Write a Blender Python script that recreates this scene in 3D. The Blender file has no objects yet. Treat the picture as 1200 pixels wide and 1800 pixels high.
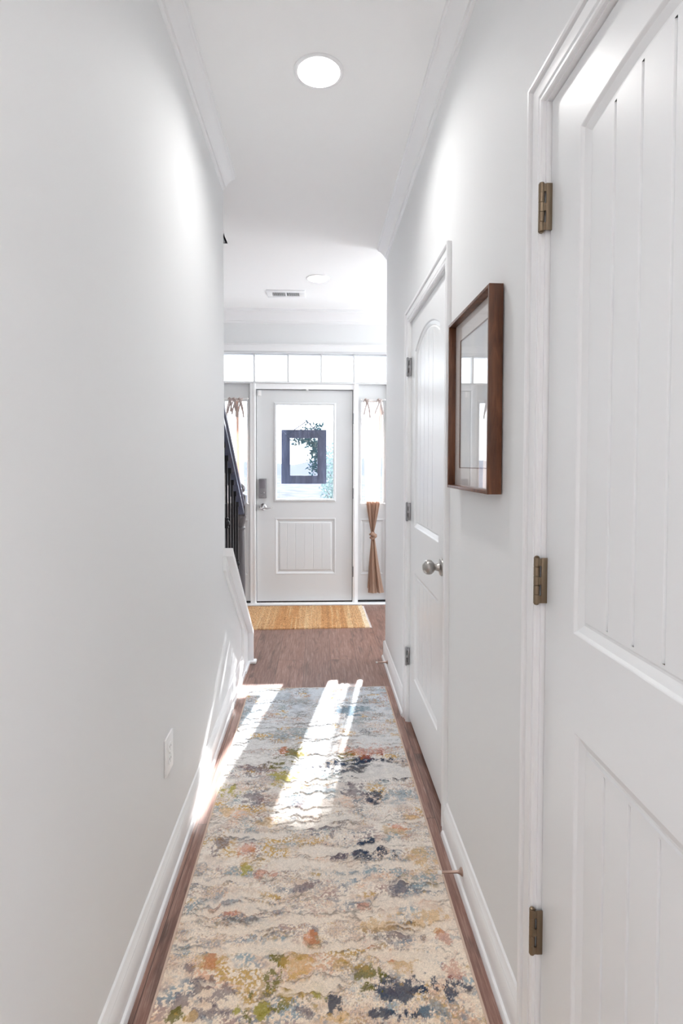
import bpy, bmesh, math, random
import numpy as np
from mathutils import Vector, Matrix
random.seed(7)
PI = math.pi
S = bpy.context.scene
COL = S.collection

# ------------------------------------------------------------------ camera
H = 1.343
yaw, pitch, roll = math.radians(2.596), math.radians(1.69), math.radians(.127)
fwd = Vector((math.sin(yaw)*math.cos(pitch), math.cos(yaw)*math.cos(pitch), -math.sin(pitch)))
rt = Vector((math.cos(yaw), -math.sin(yaw), 0))
up = rt.cross(fwd)
rt2 = rt*math.cos(roll) + up*math.sin(roll)
up2 = rt2.cross(fwd)
cd = bpy.data.cameras.new('camera')
cam = bpy.data.objects.new('camera', cd); COL.objects.link(cam)
cd.sensor_fit = 'VERTICAL'; cd.sensor_height = 36; cd.sensor_width = 24
cd.lens = 946.84*36/1800
cd.shift_y = -(900-843.27)/1800
cd.clip_start = .02; cd.clip_end = 500
m = Matrix((rt2, up2, -fwd)).transposed().to_4x4(); m.translation = (0, 0, H)
cam.matrix_world = m
S.camera = cam

# ------------------------------------------------------------------ world, sun, added fill lights, exposure
SKY = 2.6; SUN = 16.0; REAR_FILL = 5.0; CAN = 3.5; DISC_FILL = 6.5; HALL_FILL = 1.9; FOYER_FILL = 17.5; EXPOSURE = 0.99
w = bpy.data.worlds.new('world'); S.world = w; w.use_nodes = True
nt = w.node_tree; nt.nodes.clear()
wo = nt.nodes.new('ShaderNodeOutputWorld'); bg = nt.nodes.new('ShaderNodeBackground')
tc = nt.nodes.new('ShaderNodeTexCoord'); sp = nt.nodes.new('ShaderNodeSeparateXYZ')
cr = nt.nodes.new('ShaderNodeValToRGB')
cr.color_ramp.elements[0].position = 0; cr.color_ramp.elements[0].color = (1, 1, 1, 1)
cr.color_ramp.elements[1].position = .8; cr.color_ramp.elements[1].color = (.72, .86, 1, 1)
nt.links.new(tc.outputs['Generated'], sp.inputs[0]); nt.links.new(sp.outputs['Z'], cr.inputs[0])
nt.links.new(cr.outputs[0], bg.inputs[0]); bg.inputs[1].default_value = SKY
nt.links.new(bg.outputs[0], wo.inputs[0])
sd = bpy.data.lights.new('sun', 'SUN'); sd.energy = SUN; sd.angle = math.radians(.6); sd.color = (1, .97, .92)
sun = bpy.data.objects.new('sun', sd); COL.objects.link(sun)
sun.rotation_euler = Vector((-.187, -1, -.524)).to_track_quat('-Z', 'Y').to_euler(); sun.location = (3, 14, 8)
ad = bpy.data.lights.new('rear_fill_light', 'AREA'); ad.shape = 'RECTANGLE'; ad.size = 1.9; ad.size_y = 2.9
ad.energy = REAR_FILL; ad.color = (.90, .95, 1)
for sx in (-1, 1):      # added fill lights, unseen, outside the made-up rear room windows
    al = bpy.data.objects.new('rear_fill_light', ad); COL.objects.link(al)
    al.location = (sx*2.72, -3.0, 1.5); al.rotation_euler = (0, math.radians(90*sx), 0)
ad2 = bpy.data.lights.new('foyer_fill_light', 'AREA'); ad2.shape = 'RECTANGLE'; ad2.size = 1.8; ad2.size_y = 1.1; ad2.energy = FOYER_FILL; ad2.color = (.90, .95, 1)
al2 = bpy.data.objects.new('foyer_fill_light', ad2); COL.objects.link(al2)
al2.location = (2.72, 4.42, 1.55); al2.rotation_euler = (0, math.radians(90), math.radians(0))     # added unseen fill light outside a made-up foyer window, shining in (-X)
S.view_settings.view_transform = 'Standard'; S.view_settings.look = 'None'
S.view_settings.exposure = EXPOSURE; S.view_settings.gamma = 1; S.view_settings.use_curve_mapping = False
try:
    S.cycles.use_denoising = True; S.cycles.max_bounces = 14; S.cycles.diffuse_bounces = 9
    S.cycles.glossy_bounces = 5; S.cycles.transparent_max_bounces = 24; S.cycles.caustics_reflective = False
    S.cycles.caustics_refractive = False; S.cycles.sample_clamp_indirect = 6
except Exception: pass

# ------------------------------------------------------------------ material helpers
def mat(name, col=(.8, .8, .8), rough=.5, metal=0, spec=.5, coat=0):
    M = bpy.data.materials.new(name); M.use_nodes = True
    p = M.node_tree.nodes['Principled BSDF']
    p.inputs['Base Color'].default_value = (*col, 1); p.inputs['Roughness'].default_value = rough
    p.inputs['Metallic'].default_value = metal; p.inputs['Specular IOR Level'].default_value = spec
    p.inputs['Coat Weight'].default_value = coat
    return M
def nd(M, t, **k):
    n = M.node_tree.nodes.new(t)
    for a, b in k.items(): setattr(n, a, b)
    return n
def lk(M, a, b): M.node_tree.links.new(a, b)
def bump(M, scale, strength, dist=.002, stretch=(1, 1, 1), detail=4):
    p = M.node_tree.nodes['Principled BSDF']
    g = nd(M, 'ShaderNodeNewGeometry'); mp = nd(M, 'ShaderNodeMapping'); mp.inputs['Scale'].default_value = stretch
    n = nd(M, 'ShaderNodeTexNoise'); n.inputs['Scale'].default_value = scale; n.inputs['Detail'].default_value = detail
    b = nd(M, 'ShaderNodeBump'); b.inputs['Strength'].default_value = strength; b.inputs['Distance'].default_value = dist
    lk(M, g.outputs['Position'], mp.inputs[0]); lk(M, mp.outputs[0], n.inputs[0])
    lk(M, n.outputs[0], b.inputs['Height']); lk(M, b.outputs[0], p.inputs['Normal'])
    return n
wall_m = mat('wall_paint', (.785, .797, .803), .62, spec=.3); bump(wall_m, 220, .06, .001)
ceil_m = mat('ceiling_paint', (.92, .928, .93), .8, spec=.2); bump(ceil_m, 160, .1, .001)
trim_m = mat('trim_paint', (.85, .86, .87), .3, spec=.5)
door_m = mat('door_paint', (.80, .815, .825), .34, spec=.5); bump(door_m, 18, .05, .0015, (1, 1, .3))
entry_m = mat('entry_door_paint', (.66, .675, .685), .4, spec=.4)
nickel = mat('satin_nickel', (.42, .40, .38), .28, 1)
steel = mat('hinge_steel', (.34, .34, .35), .35, 1)
bronze = mat('antique_bronze', (.25, .19, .13), .38, 1); bump(bronze, 60, .1)
chrome = mat('chrome', (.7, .71, .73), .12, 1)
gunmetal = mat('lock_metal', (.32, .32, .34), .35, .8)
black_m = mat('black_rubber', (.012, .012, .014), .6)
iron = mat('black_iron', (.006, .006, .009), .4)
plastic = mat('white_plastic', (.82, .82, .82), .35)
slot_m = mat('dark_slot', (.08, .08, .08), .6)
rod_m = mat('doorstop_metal', (.42, .30, .25), .35, .9)
rubber = mat('rubber_tip', (.75, .72, .68), .6)
print_m = mat('mat_board', (.88, .83, .80), .7)
art_m = mat('art_print', (.74, .75, .75), .6); 
n = bump(art_m, 9, .0)
crp = nd(art_m, 'ShaderNodeValToRGB'); crp.color_ramp.elements[0].position = .35; crp.color_ramp.elements[0].color = (.76, .79, .82, 1)
crp.color_ramp.elements[1].position = .6; crp.color_ramp.elements[1].color = (.90, .90, .89, 1)
lk(art_m, n.outputs[0], crp.inputs[0]); lk(art_m, crp.outputs[0], art_m.node_tree.nodes['Principled BSDF'].inputs['Base Color'])

def glass_mat(name, tint=(1, 1, 1), ior=1.45):
    M = bpy.data.materials.new(name); M.use_nodes = True; t = M.node_tree; t.nodes.clear()
    o = t.nodes.new('ShaderNodeOutputMaterial'); a = t.nodes.new('ShaderNodeBsdfTransparent'); a.inputs[0].default_value = (*tint, 1)
    g = t.nodes.new('ShaderNodeBsdfGlossy'); g.inputs['Roughness'].default_value = .01
    lw = t.nodes.new('ShaderNodeLayerWeight'); lw.inputs[0].default_value = .5     # Schlick reflectance, the same from both sides
    pw = t.nodes.new('ShaderNodeMath'); pw.operation = 'POWER'; pw.inputs[1].default_value = 5
    f0 = ((ior-1)/(ior+1))**2
    f = t.nodes.new('ShaderNodeMath'); f.operation = 'MULTIPLY_ADD'; f.inputs[1].default_value = 1-f0; f.inputs[2].default_value = f0
    t.links.new(lw.outputs['Facing'], pw.inputs[0]); t.links.new(pw.outputs[0], f.inputs[0]); x = t.nodes.new('ShaderNodeMixShader')
    t.links.new(f.outputs[0], x.inputs[0]); t.links.new(a.outputs[0], x.inputs[1]); t.links.new(g.outputs[0], x.inputs[2])
    t.links.new(x.outputs[0], o.inputs[0]); return M
glass = glass_mat('window_glass', (.95, .97, 1)); pglass = glass_mat('picture_glass', (1, 1, 1), 1.55)

def wood(name, c1, c2, c3, scale=6, stretch=(1, 1, 1), rough=.4, coat=0.):
    M = mat(name, c1, rough, coat=coat); p = M.node_tree.nodes['Principled BSDF']
    g = nd(M, 'ShaderNodeNewGeometry'); mp = nd(M, 'ShaderNodeMapping'); mp.inputs['Scale'].default_value = stretch
    n = nd(M, 'ShaderNodeTexNoise'); n.inputs['Scale'].default_value = scale; n.inputs['Detail'].default_value = 8
    n.inputs['Roughness'].default_value = .65; n.inputs['Distortion'].default_value = .6
    r = nd(M, 'ShaderNodeValToRGB'); r.color_ramp.elements[0].position = .3; r.color_ramp.elements[0].color = (*c1, 1)
    r.color_ramp.elements[1].position = .7; r.color_ramp.elements[1].color = (*c3, 1)
    e = r.color_ramp.elements.new(.5); e.color = (*c2, 1)
    lk(M, g.outputs['Position'], mp.inputs[0]); lk(M, mp.outputs[0], n.inputs[0]); lk(M, n.outputs[0], r.inputs[0])
    lk(M, r.outputs[0], p.inputs['Base Color'])
    b = nd(M, 'ShaderNodeBump'); b.inputs['Strength'].default_value = .15; b.inputs['Distance'].default_value = .001
    lk(M, n.outputs[0], b.inputs['Height']); lk(M, b.outputs[0], p.inputs['Normal'])
    return M
walnut = wood('walnut', (.05, .017, .007), (.125, .044, .018), (.22, .086, .037), 6, (9, 9, 1.1), .38, .1)
stain = wood('dark_stained_oak', (.055, .05, .055), (.09, .08, .085), (.15, .135, .14), 6, (8, 8, .8), .35, .2)
railwood = wood('dark_rail_oak', (.055, .07, .12), (.075, .095, .16), (.12, .13, .19), 6, (8, 1.2, 8), .28, .4)
grey_wood = wood('weathered_grey_wood', (.035, .045, .09), (.065, .08, .145), (.13, .15, .23), 6, (6, 3, .8), .7)

# plank floor: planks run along the hall (Y)
floor_m = mat('plank_floor', (.3, .2, .16), .36, spec=.5)
def floor_nodes(M):
    p = M.node_tree.nodes['Principled BSDF']
    g = nd(M, 'ShaderNodeNewGeometry'); s = nd(M, 'ShaderNodeSeparateXYZ'); lk(M, g.outputs['Position'], s.inputs[0])
    c = nd(M, 'ShaderNodeCombineXYZ')
    o = nd(M, 'ShaderNodeMath', operation='ADD'); o.inputs[1].default_value = .085; lk(M, s.outputs['X'], o.inputs[0])
    lk(M, s.outputs['Y'], c.inputs[0]); lk(M, o.outputs[0], c.inputs[1])
    br = nd(M, 'ShaderNodeTexBrick'); br.offset = .37; br.inputs['Scale'].default_value = 1
    br.inputs['Brick Width'].default_value = 1.22; br.inputs['Row Height'].default_value = .178
    br.inputs['Mortar Size'].default_value = .0012; br.inputs['Mortar Smooth'].default_value = .3; br.inputs['Bias'].default_value = 0
    br.inputs['Color1'].default_value = (0, 0, 0, 1); br.inputs['Color2'].default_value = (1, 1, 1, 1); br.inputs['Mortar'].default_value = (.5, .5, .5, 1)
    lk(M, c.outputs[0], br.inputs['Vector'])
    # fine grain stretched along Y, shifted per plank
    off = nd(M, 'ShaderNodeVectorMath', operation='ADD'); mul = nd(M, 'ShaderNodeVectorMath', operation='SCALE'); mul.inputs['Scale'].default_value = 7
    lk(M, br.outputs['Color'], mul.inputs[0]); lk(M, g.outputs['Position'], off.inputs[0]); lk(M, mul.outputs[0], off.inputs[1])
    mp = nd(M, 'ShaderNodeMapping'); mp.inputs['Scale'].default_value = (26, 1.3, 1); lk(M, off.outputs[0], mp.inputs[0])
    n1 = nd(M, 'ShaderNodeTexNoise'); n1.inputs['Scale'].default_value = 5; n1.inputs['Detail'].default_value = 9; n1.inputs['Roughness'].default_value = .7; n1.inputs['Distortion'].default_value = .5
    lk(M, mp.outputs[0], n1.inputs[0])
    mp2 = nd(M, 'ShaderNodeMapping'); mp2.inputs['Scale'].default_value = (6.5, 1.5, 1); lk(M, off.outputs[0], mp2.inputs[0])
    n2 = nd(M, 'ShaderNodeTexNoise'); n2.inputs['Scale'].default_value = 3; n2.inputs['Detail'].default_value = 5; n2.inputs['Distortion'].default_value = .5
    lk(M, mp2.outputs[0], n2.inputs[0])
    r1 = nd(M, 'ShaderNodeValToRGB'); e = r1.color_ramp.elements
    e[0].position = .25; e[0].color = (.155, .078, .060, 1); e[1].position = .72; e[1].color = (.46, .33, .275, 1)
    x = e.new(.5); x.color = (.265, .15, .118, 1)
    lk(M, n1.outputs[0], r1.inputs[0])
    r2 = nd(M, 'ShaderNodeValToRGB'); e = r2.color_ramp.elements
    e[0].position = .30; e[0].color = (.34, .35, .36, 1); e[1].position = .46; e[1].color = (1, 1, 1, 1)
    lk(M, n2.outputs[0], r2.inputs[0])
    mx = nd(M, 'ShaderNodeMix', data_type='RGBA', blend_type='MULTIPLY'); mx.inputs['Factor'].default_value = .75
    lk(M, r1.outputs[0], mx.inputs['A']); lk(M, r2.outputs[0], mx.inputs['B'])
    r3 = nd(M, 'ShaderNodeValToRGB'); e = r3.color_ramp.elements
    e[0].color = (.80, .78, .78, 1); e[1].color = (1.12, 1.05, 1.02, 1)
    lk(M, br.outputs['Color'], r3.inputs[0])
    mx2 = nd(M, 'ShaderNodeMix', data_type='RGBA', blend_type='MULTIPLY'); mx2.inputs['Factor'].default_value = 1
    lk(M, mx.outputs['Result'], mx2.inputs['A']); lk(M, r3.outputs[0], mx2.inputs['B'])
    mx3 = nd(M, 'ShaderNodeMix', data_type='RGBA'); mx3.inputs['B'].default_value = (.06, .035, .028, 1)
    lk(M, br.outputs['Fac'], mx3.inputs['Factor']); lk(M, mx2.outputs['Result'], mx3.inputs['A'])
    lk(M, mx3.outputs['Result'], p.inputs['Base Color'])
    b = nd(M, 'ShaderNodeBump'); b.inputs['Strength'].default_value = .12; b.inputs['Distance'].default_value = .001
    lk(M, n1.outputs[0], b.inputs['Height']); lk(M, b.outputs[0], p.inputs['Normal'])
floor_nodes(floor_m)

def vcol_mat(name, rough=.95, speck=0.):
    M = mat(name, (1, 1, 1), rough, spec=.1); p = M.node_tree.nodes['Principled BSDF']
    a = nd(M, 'ShaderNodeVertexColor'); a.layer_name = 'col'
    g = nd(M, 'ShaderNodeNewGeometry'); n = nd(M, 'ShaderNodeTexNoise'); n.inputs['Scale'].default_value = 420; n.inputs['Detail'].default_value = 2
    lk(M, g.outputs['Position'], n.inputs[0])
    r = nd(M, 'ShaderNodeValToRGB'); r.color_ramp.elements[0].position = .35; r.color_ramp.elements[0].color = (1-speck,)*3+(1,)
    r.color_ramp.elements[1].position = .65; r.color_ramp.elements[1].color = (1+speck*.4,)*3+(1,)
    x = nd(M, 'ShaderNodeMix', data_type='RGBA', blend_type='MULTIPLY'); x.inputs['Factor'].default_value = 1
    lk(M, n.outputs[0], r.inputs[0]); lk(M, a.outputs[0], x.inputs['A']); lk(M, r.outputs[0], x.inputs['B'])
    lk(M, x.outputs['Result'], p.inputs['Base Color'])
    b = nd(M, 'ShaderNodeBump'); b.inputs['Strength'].default_value = .5; b.inputs['Distance'].default_value = .002
    lk(M, n.outputs[0], b.inputs['Height']); lk(M, b.outputs[0], p.inputs['Normal'])
    return M
rug_m = vcol_mat('rug_pile', .95, .16); jute_m = vcol_mat('jute_weave', .9, .35)
bind_m = mat('rug_binding', (.62, .47, .38), .9); bump(bind_m, 300, .5)

def fabric(name, col, tr):
    M = bpy.data.materials.new(name); M.use_nodes = True; t = M.node_tree; t.nodes.clear()
    o = t.nodes.new('ShaderNodeOutputMaterial'); d = t.nodes.new('ShaderNodeBsdfDiffuse'); l = t.nodes.new('ShaderNodeBsdfTranslucent')
    a = t.nodes.new('ShaderNodeBsdfTransparent'); m1 = t.nodes.new('ShaderNodeMixShader'); m2 = t.nodes.new('ShaderNodeMixShader')
    tcn = t.nodes.new('ShaderNodeNewGeometry'); ns = t.nodes.new('ShaderNodeTexNoise'); ns.inputs['Scale'].default_value = 300
    rp = t.nodes.new('ShaderNodeValToRGB'); rp.color_ramp.elements[0].color = (*[c*.8 for c in col], 1); rp.color_ramp.elements[1].color = (*[min(1, c*1.15) for c in col], 1)
    t.links.new(tcn.outputs['Position'], ns.inputs[0]); t.links.new(ns.outputs[0], rp.inputs[0])
    t.links.new(rp.outputs[0], d.inputs[0]); t.links.new(rp.outputs[0], l.inputs[0])
    m1.inputs[0].default_value = .5; m2.inputs[0].default_value = tr
    t.links.new(d.outputs[0], m1.inputs[1]); t.links.new(l.outputs[0], m1.inputs[2])
    t.links.new(m1.outputs[0], m2.inputs[1]); t.links.new(a.outputs[0], m2.inputs[2]); t.links.new(m2.outputs[0], o.inputs[0])
    return M
sheer_m = fabric('sheer_linen', (.80, .66, .57), .62)
linen_m = fabric('gathered_linen', (.50, .345, .265), .0)
fold_m = fabric('folded_linen', (.80, .62, .53), .10)
tie_m = mat('linen_ties', (.40, .33, .31), .9, spec=.1)

def emis(name, col, st):
    M = bpy.data.materials.new(name); M.use_nodes = True; t = M.node_tree; t.nodes.clear()
    o = t.nodes.new('ShaderNodeOutputMaterial'); e = t.nodes.new('ShaderNodeEmission'); e.inputs[0].default_value = (*col, 1); e.inputs[1].default_value = st
    t.links.new(e.outputs[0], o.inputs[0]); return M
lens_m = emis('lamp_lens', (1, .98, .95), 6)
lawn_m = mat('lawn', (.42, .44, .46), 1.0, spec=0)
_n = bump(lawn_m, 1.1, .2, .02)
_r = nd(lawn_m, 'ShaderNodeValToRGB'); _r.color_ramp.elements[0].position = .35; _r.color_ramp.elements[0].color = (.09, .094, .115, 1)
_r.color_ramp.elements[1].position = .6; _r.color_ramp.elements[1].color = (.145, .145, .168, 1)
lk(lawn_m, _n.outputs[0], _r.inputs[0]); lk(lawn_m, _r.outputs[0], lawn_m.node_tree.nodes['Principled BSDF'].inputs['Base Color'])
conc_m = mat('porch_concrete', (.5, .49, .48), .9); bump(conc_m, 20, .2)
leaf_m = mat('leaf_teal', (.015, .12, .15), .6); leaf2_m = mat('leaf_green', (.20, .29, .28), .8)
hang_m = mat('hanger_wire', (.05, .07, .13), .6)
bark_m = mat('bark', (.12, .1, .1), .9)
ext_m = mat('porch_white', (.75, .75, .76), .7)

# ------------------------------------------------------------------ mesh helpers
class MB:
    def __init__(s): s.v = []; s.f = []
    def add(s, vs, fs):
        b = len(s.v); s.v += [tuple(v) for v in vs]; s.f += [tuple(i+b for i in f) for f in fs]
    def box(s, x0, x1, y0, y1, z0, z1, bev=0):
        x0, x1 = min(x0, x1), max(x0, x1); y0, y1 = min(y0, y1), max(y0, y1); z0, z1 = min(z0, z1), max(z0, z1)
        if bev:
            bm = bmesh.new(); bmesh.ops.create_cube(bm, size=1)
            for v in bm.verts: v.co = ((x0+x1)/2+v.co.x*(x1-x0), (y0+y1)/2+v.co.y*(y1-y0), (z0+z1)/2+v.co.z*(z1-z0))
            bmesh.ops.bevel(bm, geom=list(bm.edges), offset=bev, segments=2, affect='EDGES', profile=.5)
            bm.verts.ensure_lookup_table(); bm.verts.index_update()
            s.add([v.co.copy() for v in bm.verts], [[v.index for v in f.verts] for f in bm.faces]); bm.free(); return s
        s.add([(x0,y0,z0),(x1,y0,z0),(x1,y1,z0),(x0,y1,z0),(x0,y0,z1),(x1,y0,z1),(x1,y1,z1),(x0,y1,z1)],
              [(0,3,2,1),(4,5,6,7),(0,1,5,4),(1,2,6,5),(2,3,7,6),(3,0,4,7)]); return s
    def prism(s, poly, axis, a, b):
        """poly: 2D points; axis 'x','y','z' = extrusion axis"""
        def P(p, t):
            return {'x': (t, p[0], p[1]), 'y': (p[0], t, p[1]), 'z': (p[0], p[1], t)}[axis]
        n = len(poly); vs = [P(p, a) for p in poly]+[P(p, b) for p in poly]
        s.add(vs, [tuple(range(n)), tuple(range(2*n-1, n-1, -1))]+[(i, n+i, n+(i+1) % n, (i+1) % n) for i in range(n)]); return s
    def lathe(s, prof, c=(0, 0, 0), axis='z', n=24, cap=True):
        vs = []; k = len(prof)
        for r, h in prof:
            for i in range(n):
                a = 2*PI*i/n; p = (r*math.cos(a), r*math.sin(a), h)
                if axis == 'x': p = (h, p[0], p[1])
                if axis == 'y': p = (p[0], h, p[1])
                vs.append((p[0]+c[0], p[1]+c[1], p[2]+c[2]))
        fs = [(j*n+i, j*n+(i+1) % n, (j+1)*n+(i+1) % n, (j+1)*n+i) for j in range(k-1) for i in range(n)]
        if cap: fs += [tuple(range(n-1, -1, -1)), tuple(range((k-1)*n, k*n))]
        s.add(vs, fs); return s
    def tube(s, pts, r, n=10, flat=1.0):
        pts = [Vector(p) for p in pts]; rr = r if isinstance(r, (list, tuple)) else [r]*len(pts)
        vs = []; pu = None
        for i, p in enumerate(pts):
            t = (pts[min(i+1, len(pts)-1)]-pts[max(i-1, 0)]).normalized()
            if pu is None: pu = t.orthogonal().normalized()
            u = (pu-t*pu.dot(t)).normalized(); v = t.cross(u); pu = u
            for k in range(n):
                a = 2*PI*k/n; vs.append(p+u*rr[i]*math.cos(a)+v*rr[i]*flat*math.sin(a))
        k = len(pts)
        fs = [(j*n+i, j*n+(i+1) % n, (j+1)*n+(i+1) % n, (j+1)*n+i) for j in range(k-1) for i in range(n)]
        fs += [tuple(range(n-1, -1, -1)), tuple(range((k-1)*n, k*n))]
        s.add(vs, fs); return s
    def build(s, name, m, parent=None, angle=32, recalc=True):
        me = bpy.data.meshes.new(name); me.from_pydata(s.v, [], s.f); me.update()
        if recalc:
            bm = bmesh.new(); bm.from_mesh(me); bmesh.ops.recalc_face_normals(bm, faces=bm.faces); bm.to_mesh(me); bm.free()
        me.polygons.foreach_set('use_smooth', [True]*len(me.polygons))
        try: me.set_sharp_from_angle(angle=math.radians(angle))
        except Exception: pass
        me.materials.append(m)
        o = bpy.data.objects.new(name, me); COL.objects.link(o)
        if parent: o.parent = parent; o.matrix_parent_inverse = Matrix.Translation(-parent.location)
        return o
def tag(o, label, cat, group=None, kind=None):
    o['label'] = label; o['category'] = cat
    if group: o['group'] = group
    if kind: o['kind'] = kind
    return o
def thing(name, loc, label, cat, group=None, kind=None):
    o = bpy.data.objects.new(name, None); COL.objects.link(o); o.location = loc; o.empty_display_size = .1
    return tag(o, label, cat, group, kind)
def struct(name, mb, m, label, cat, parent=None):
    o = mb.build(name, m, parent)
    if parent is None: tag(o, label, cat, None, 'structure')
    return o

XL, XR, ZC, YF = -.477, .471, 2.788, 5.15      # hall faces, ceiling, front wall face
YL, YR = 2.80, 3.67                            # ends of the hall's left and right walls
# ================================================================== THE SETTING
# floor
fl = MB().box(-2.75, 2.75, -5.15, 5.16, -.12, 0)
struct('floor', fl, floor_m, 'rosy brown wood plank floor running the length of the hallway', 'floor')

# ceiling with round light openings and the stairwell opening
LIGHTS = [(.005, 2.031), (.005, 4.25), (.005, -.15)]; LR = .078  # the last one is an added fill light, out of view
cm = MB(); xs = [-2.75, -1.6, -.60, -.095, .105, 2.75]; ys = [-5.15, -.25, -.05, .8, 1.931, 2.131, 3.60, 4.15, 4.35, 5.16]
for i in range(len(xs)-1):
    for j in range(len(ys)-1):
        x0, x1, y0, y1 = xs[i], xs[i+1], ys[j], ys[j+1]
        xc, yc = (x0+x1)/2, (y0+y1)/2
        if -1.6 < xc < -.6 and .8 < yc < 3.6: continue
        hole = [L for L in LIGHTS if x0 < L[0] < x1 and y0 < L[1] < y1]
        if hole:
            cx, cy = hole[0]; n = 32; ring = []; sq = []
            for k in range(n):
                a = 2*PI*k/n+PI/4; ring.append((cx+LR*math.cos(a), cy+LR*math.sin(a), ZC))
                c, s_ = math.cos(a), math.sin(a); q = .1/max(abs(c), abs(s_)); sq.append((cx+q*c, cy+q*s_, ZC))
            cm.add(ring+sq, [(k, (k+1) % n, n+(k+1) % n, n+k) for k in range(n)])
        else: cm.add([(x0,y0,ZC),(x1,y0,ZC),(x1,y1,ZC),(x0,y1,ZC)], [(0,1,2,3)])
# sides of the stairwell opening
cm.box(-.60, -.588, .8, 3.612, ZC, ZC+.9); cm.box(-1.6, -.60, 3.60, 3.612, ZC, ZC+.9)
struct('ceiling', cm, ceil_m, 'smooth white painted ceiling over hallway and foyer', 'ceiling')
struct('roof_shell', MB().box(-2.75, 2.75, -5.15, 5.3, 3.68, 3.8), ceil_m, 'plain white upper ceiling closing the stairwell above', 'ceiling')

struct('wall_left', MB().box(XL-.12, XL, -.5, YL, 0, ZC), wall_m, 'long plain light grey hallway wall on the left with an outlet low on it', 'wall')
# knee wall under the stair railing
struct('wall_stair', MB().prism([(YL, 0), (3.61, 0), (3.61, .21), (YL, .84)], 'x', XL-.12, XL), wall_m,
       'low sloping wall below the stair railing on the left', 'wall')
sk = MB().prism([(2.752, .797), (3.42, .297), (3.42, .0), (3.61, 0), (3.61, .212), (2.752, .890)], 'x', XL, XL+.015)
cap = MB().prism([(2.748, .872), (2.748, .914), (YL, .872), (YL, .833)], 'x', XL, XL+.05)
cap.prism([(YL, .833), (YL, .872), (3.632, .218), (3.632, 0), (3.61, 0), (3.61, .205)], 'x', XL-.145, XL+.05)
t1 = sk; t1.v += []; b0 = len(t1.v); t1.v += cap.v; t1.f += [tuple(i+b0 for i in f) for f in cap.f]
t1.box(XL+.015, XL+.03, 3.42, 3.60, 0, .02, .004).box(XL+.015, XL+.07, 3.592, 3.648, 0, .02, .006)
struct('trim_1', t1, trim_m, 'white sloping cap and skirt board along the stair wall, ending in a vertical leg', 'trim')

# right wall with two door openings
D3 = (.347, 1.105, 2.085)     # near door far/near edges and head
D2 = (1.957, 2.745, 2.062)    # closet door
wr = MB()
for y0, y1, z0, z1 in [(-.5, D3[0]-.022, 0, ZC), (D3[0]-.022, D3[1]+.022, D3[2]+.022, ZC), (D3[1]+.022, D2[0]-.022, 0, ZC),
                       (D2[0]-.022, D2[1]+.022, D2[2]+.022, ZC), (D2[1]+.022, YR, 0, ZC)]:
    wr.box(XR, XR+.12, y0, y1, z0, z1)
struct('wall_right', wr, wall_m, 'light grey hallway wall on the right holding two doors and a framed picture', 'wall')

# front wall around the entry unit
UX0, UX1, UZ = -.94, .70, 2.41
wf = MB()
for x0, x1, z0, z1 in [(-2.75, UX0, 0, 3.7), (UX1, 2.75, 0, 3.7), (UX0, UX1, UZ, 3.7)]: wf.box(x0, x1, YF, YF+.15, z0, z1)
struct('wall_front', wf, wall_m, 'light grey end wall around the front door, sidelights and transom', 'wall')
# foyer and rear room shells
struct('wall_foyer_left', MB().box(-1.72, -1.6, .68, YF, 0, 3.7), wall_m, 'plain light grey wall beyond the staircase', 'wall')
struct('wall_foyer_right', MB().box(XR+.12, 2.6, YR-.12, YR, 0, ZC), wall_m, 'plain light grey wall on the foyer right side', 'wall')
struct('wall_stair_back', MB().box(-1.6, XL-.12, .68, .8, 0, 3.7), wall_m, 'plain wall closing the top of the stairwell', 'wall')
struct('wall_rear_left', MB().box(-2.75, -2.6, -5.15, -4.5, 0, 3.7).box(-2.75, -2.6, -1.5, YF, 0, 3.7).box(-2.75, -2.6, -4.5, -1.5, 0, .5).box(-2.75, -2.6, -4.5, -1.5, 2.5, 3.7).box(-2.6, XL-.12, -.5, -.38, 0, 3.7), wall_m, 'left walls of the room behind the hallway', 'wall')
struct('wall_rear_right', MB().box(2.6, 2.75, -5.15, -4.5, 0, 3.7).box(2.6, 2.75, -1.5, 3.85, 0, 3.7).box(2.6, 2.75, -4.5, -1.5, 0, .5).box(2.6, 2.75, -4.5, -1.5, 2.5, 3.7).box(2.6, 2.75, 5.0, YF, 0, 3.7).box(2.6, 2.75, 3.85, 5.0, 0, .6).box(2.6, 2.75, 3.85, 5.0, 2.5, 3.7).box(XR+.12, 2.6, -.5, -.38, 0, 3.7), wall_m, 'right walls of the room behind the hallway', 'wall')
struct('wall_back', MB().box(-2.75, 2.75, -5.15, -5.0, 0, 3.7), wall_m, 'plain end wall of the rear room', 'wall')
for k, sx in ((4, -1), (6, 1)):  # made-up windows, put in to carry the rear fill lights
    wbw = MB(); xa, xb = sx*2.64, sx*2.70
    for y0, y1, z0, z1 in [(-4.5, -1.5, .5, .56), (-4.5, -1.5, 2.44, 2.5), (-4.5, -4.44, .56, 2.44), (-1.56, -1.5, .56, 2.44), (-3.03, -2.97, .56, 2.44)]:
        wbw.box(xa, xb, y0, y1, z0, z1)
    struct('window_%d' % k, wbw, trim_m, 'unseen white framed window added for fill light on the %s of the rear room' % ('left' if sx < 0 else 'right'), 'window')
struct('window_5', MB().box(2.64, 2.70, 3.85, 5.0, .6, .66).box(2.64, 2.70, 3.85, 5.0, 2.44, 2.5).box(2.64, 2.70, 3.85, 3.91, .66, 2.44).box(2.64, 2.70, 4.94, 5.0, .66, 2.44), trim_m, 'unseen white framed window added for fill light in the right side of the foyer', 'window')  # made-up window, added for the foyer fill light
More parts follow.
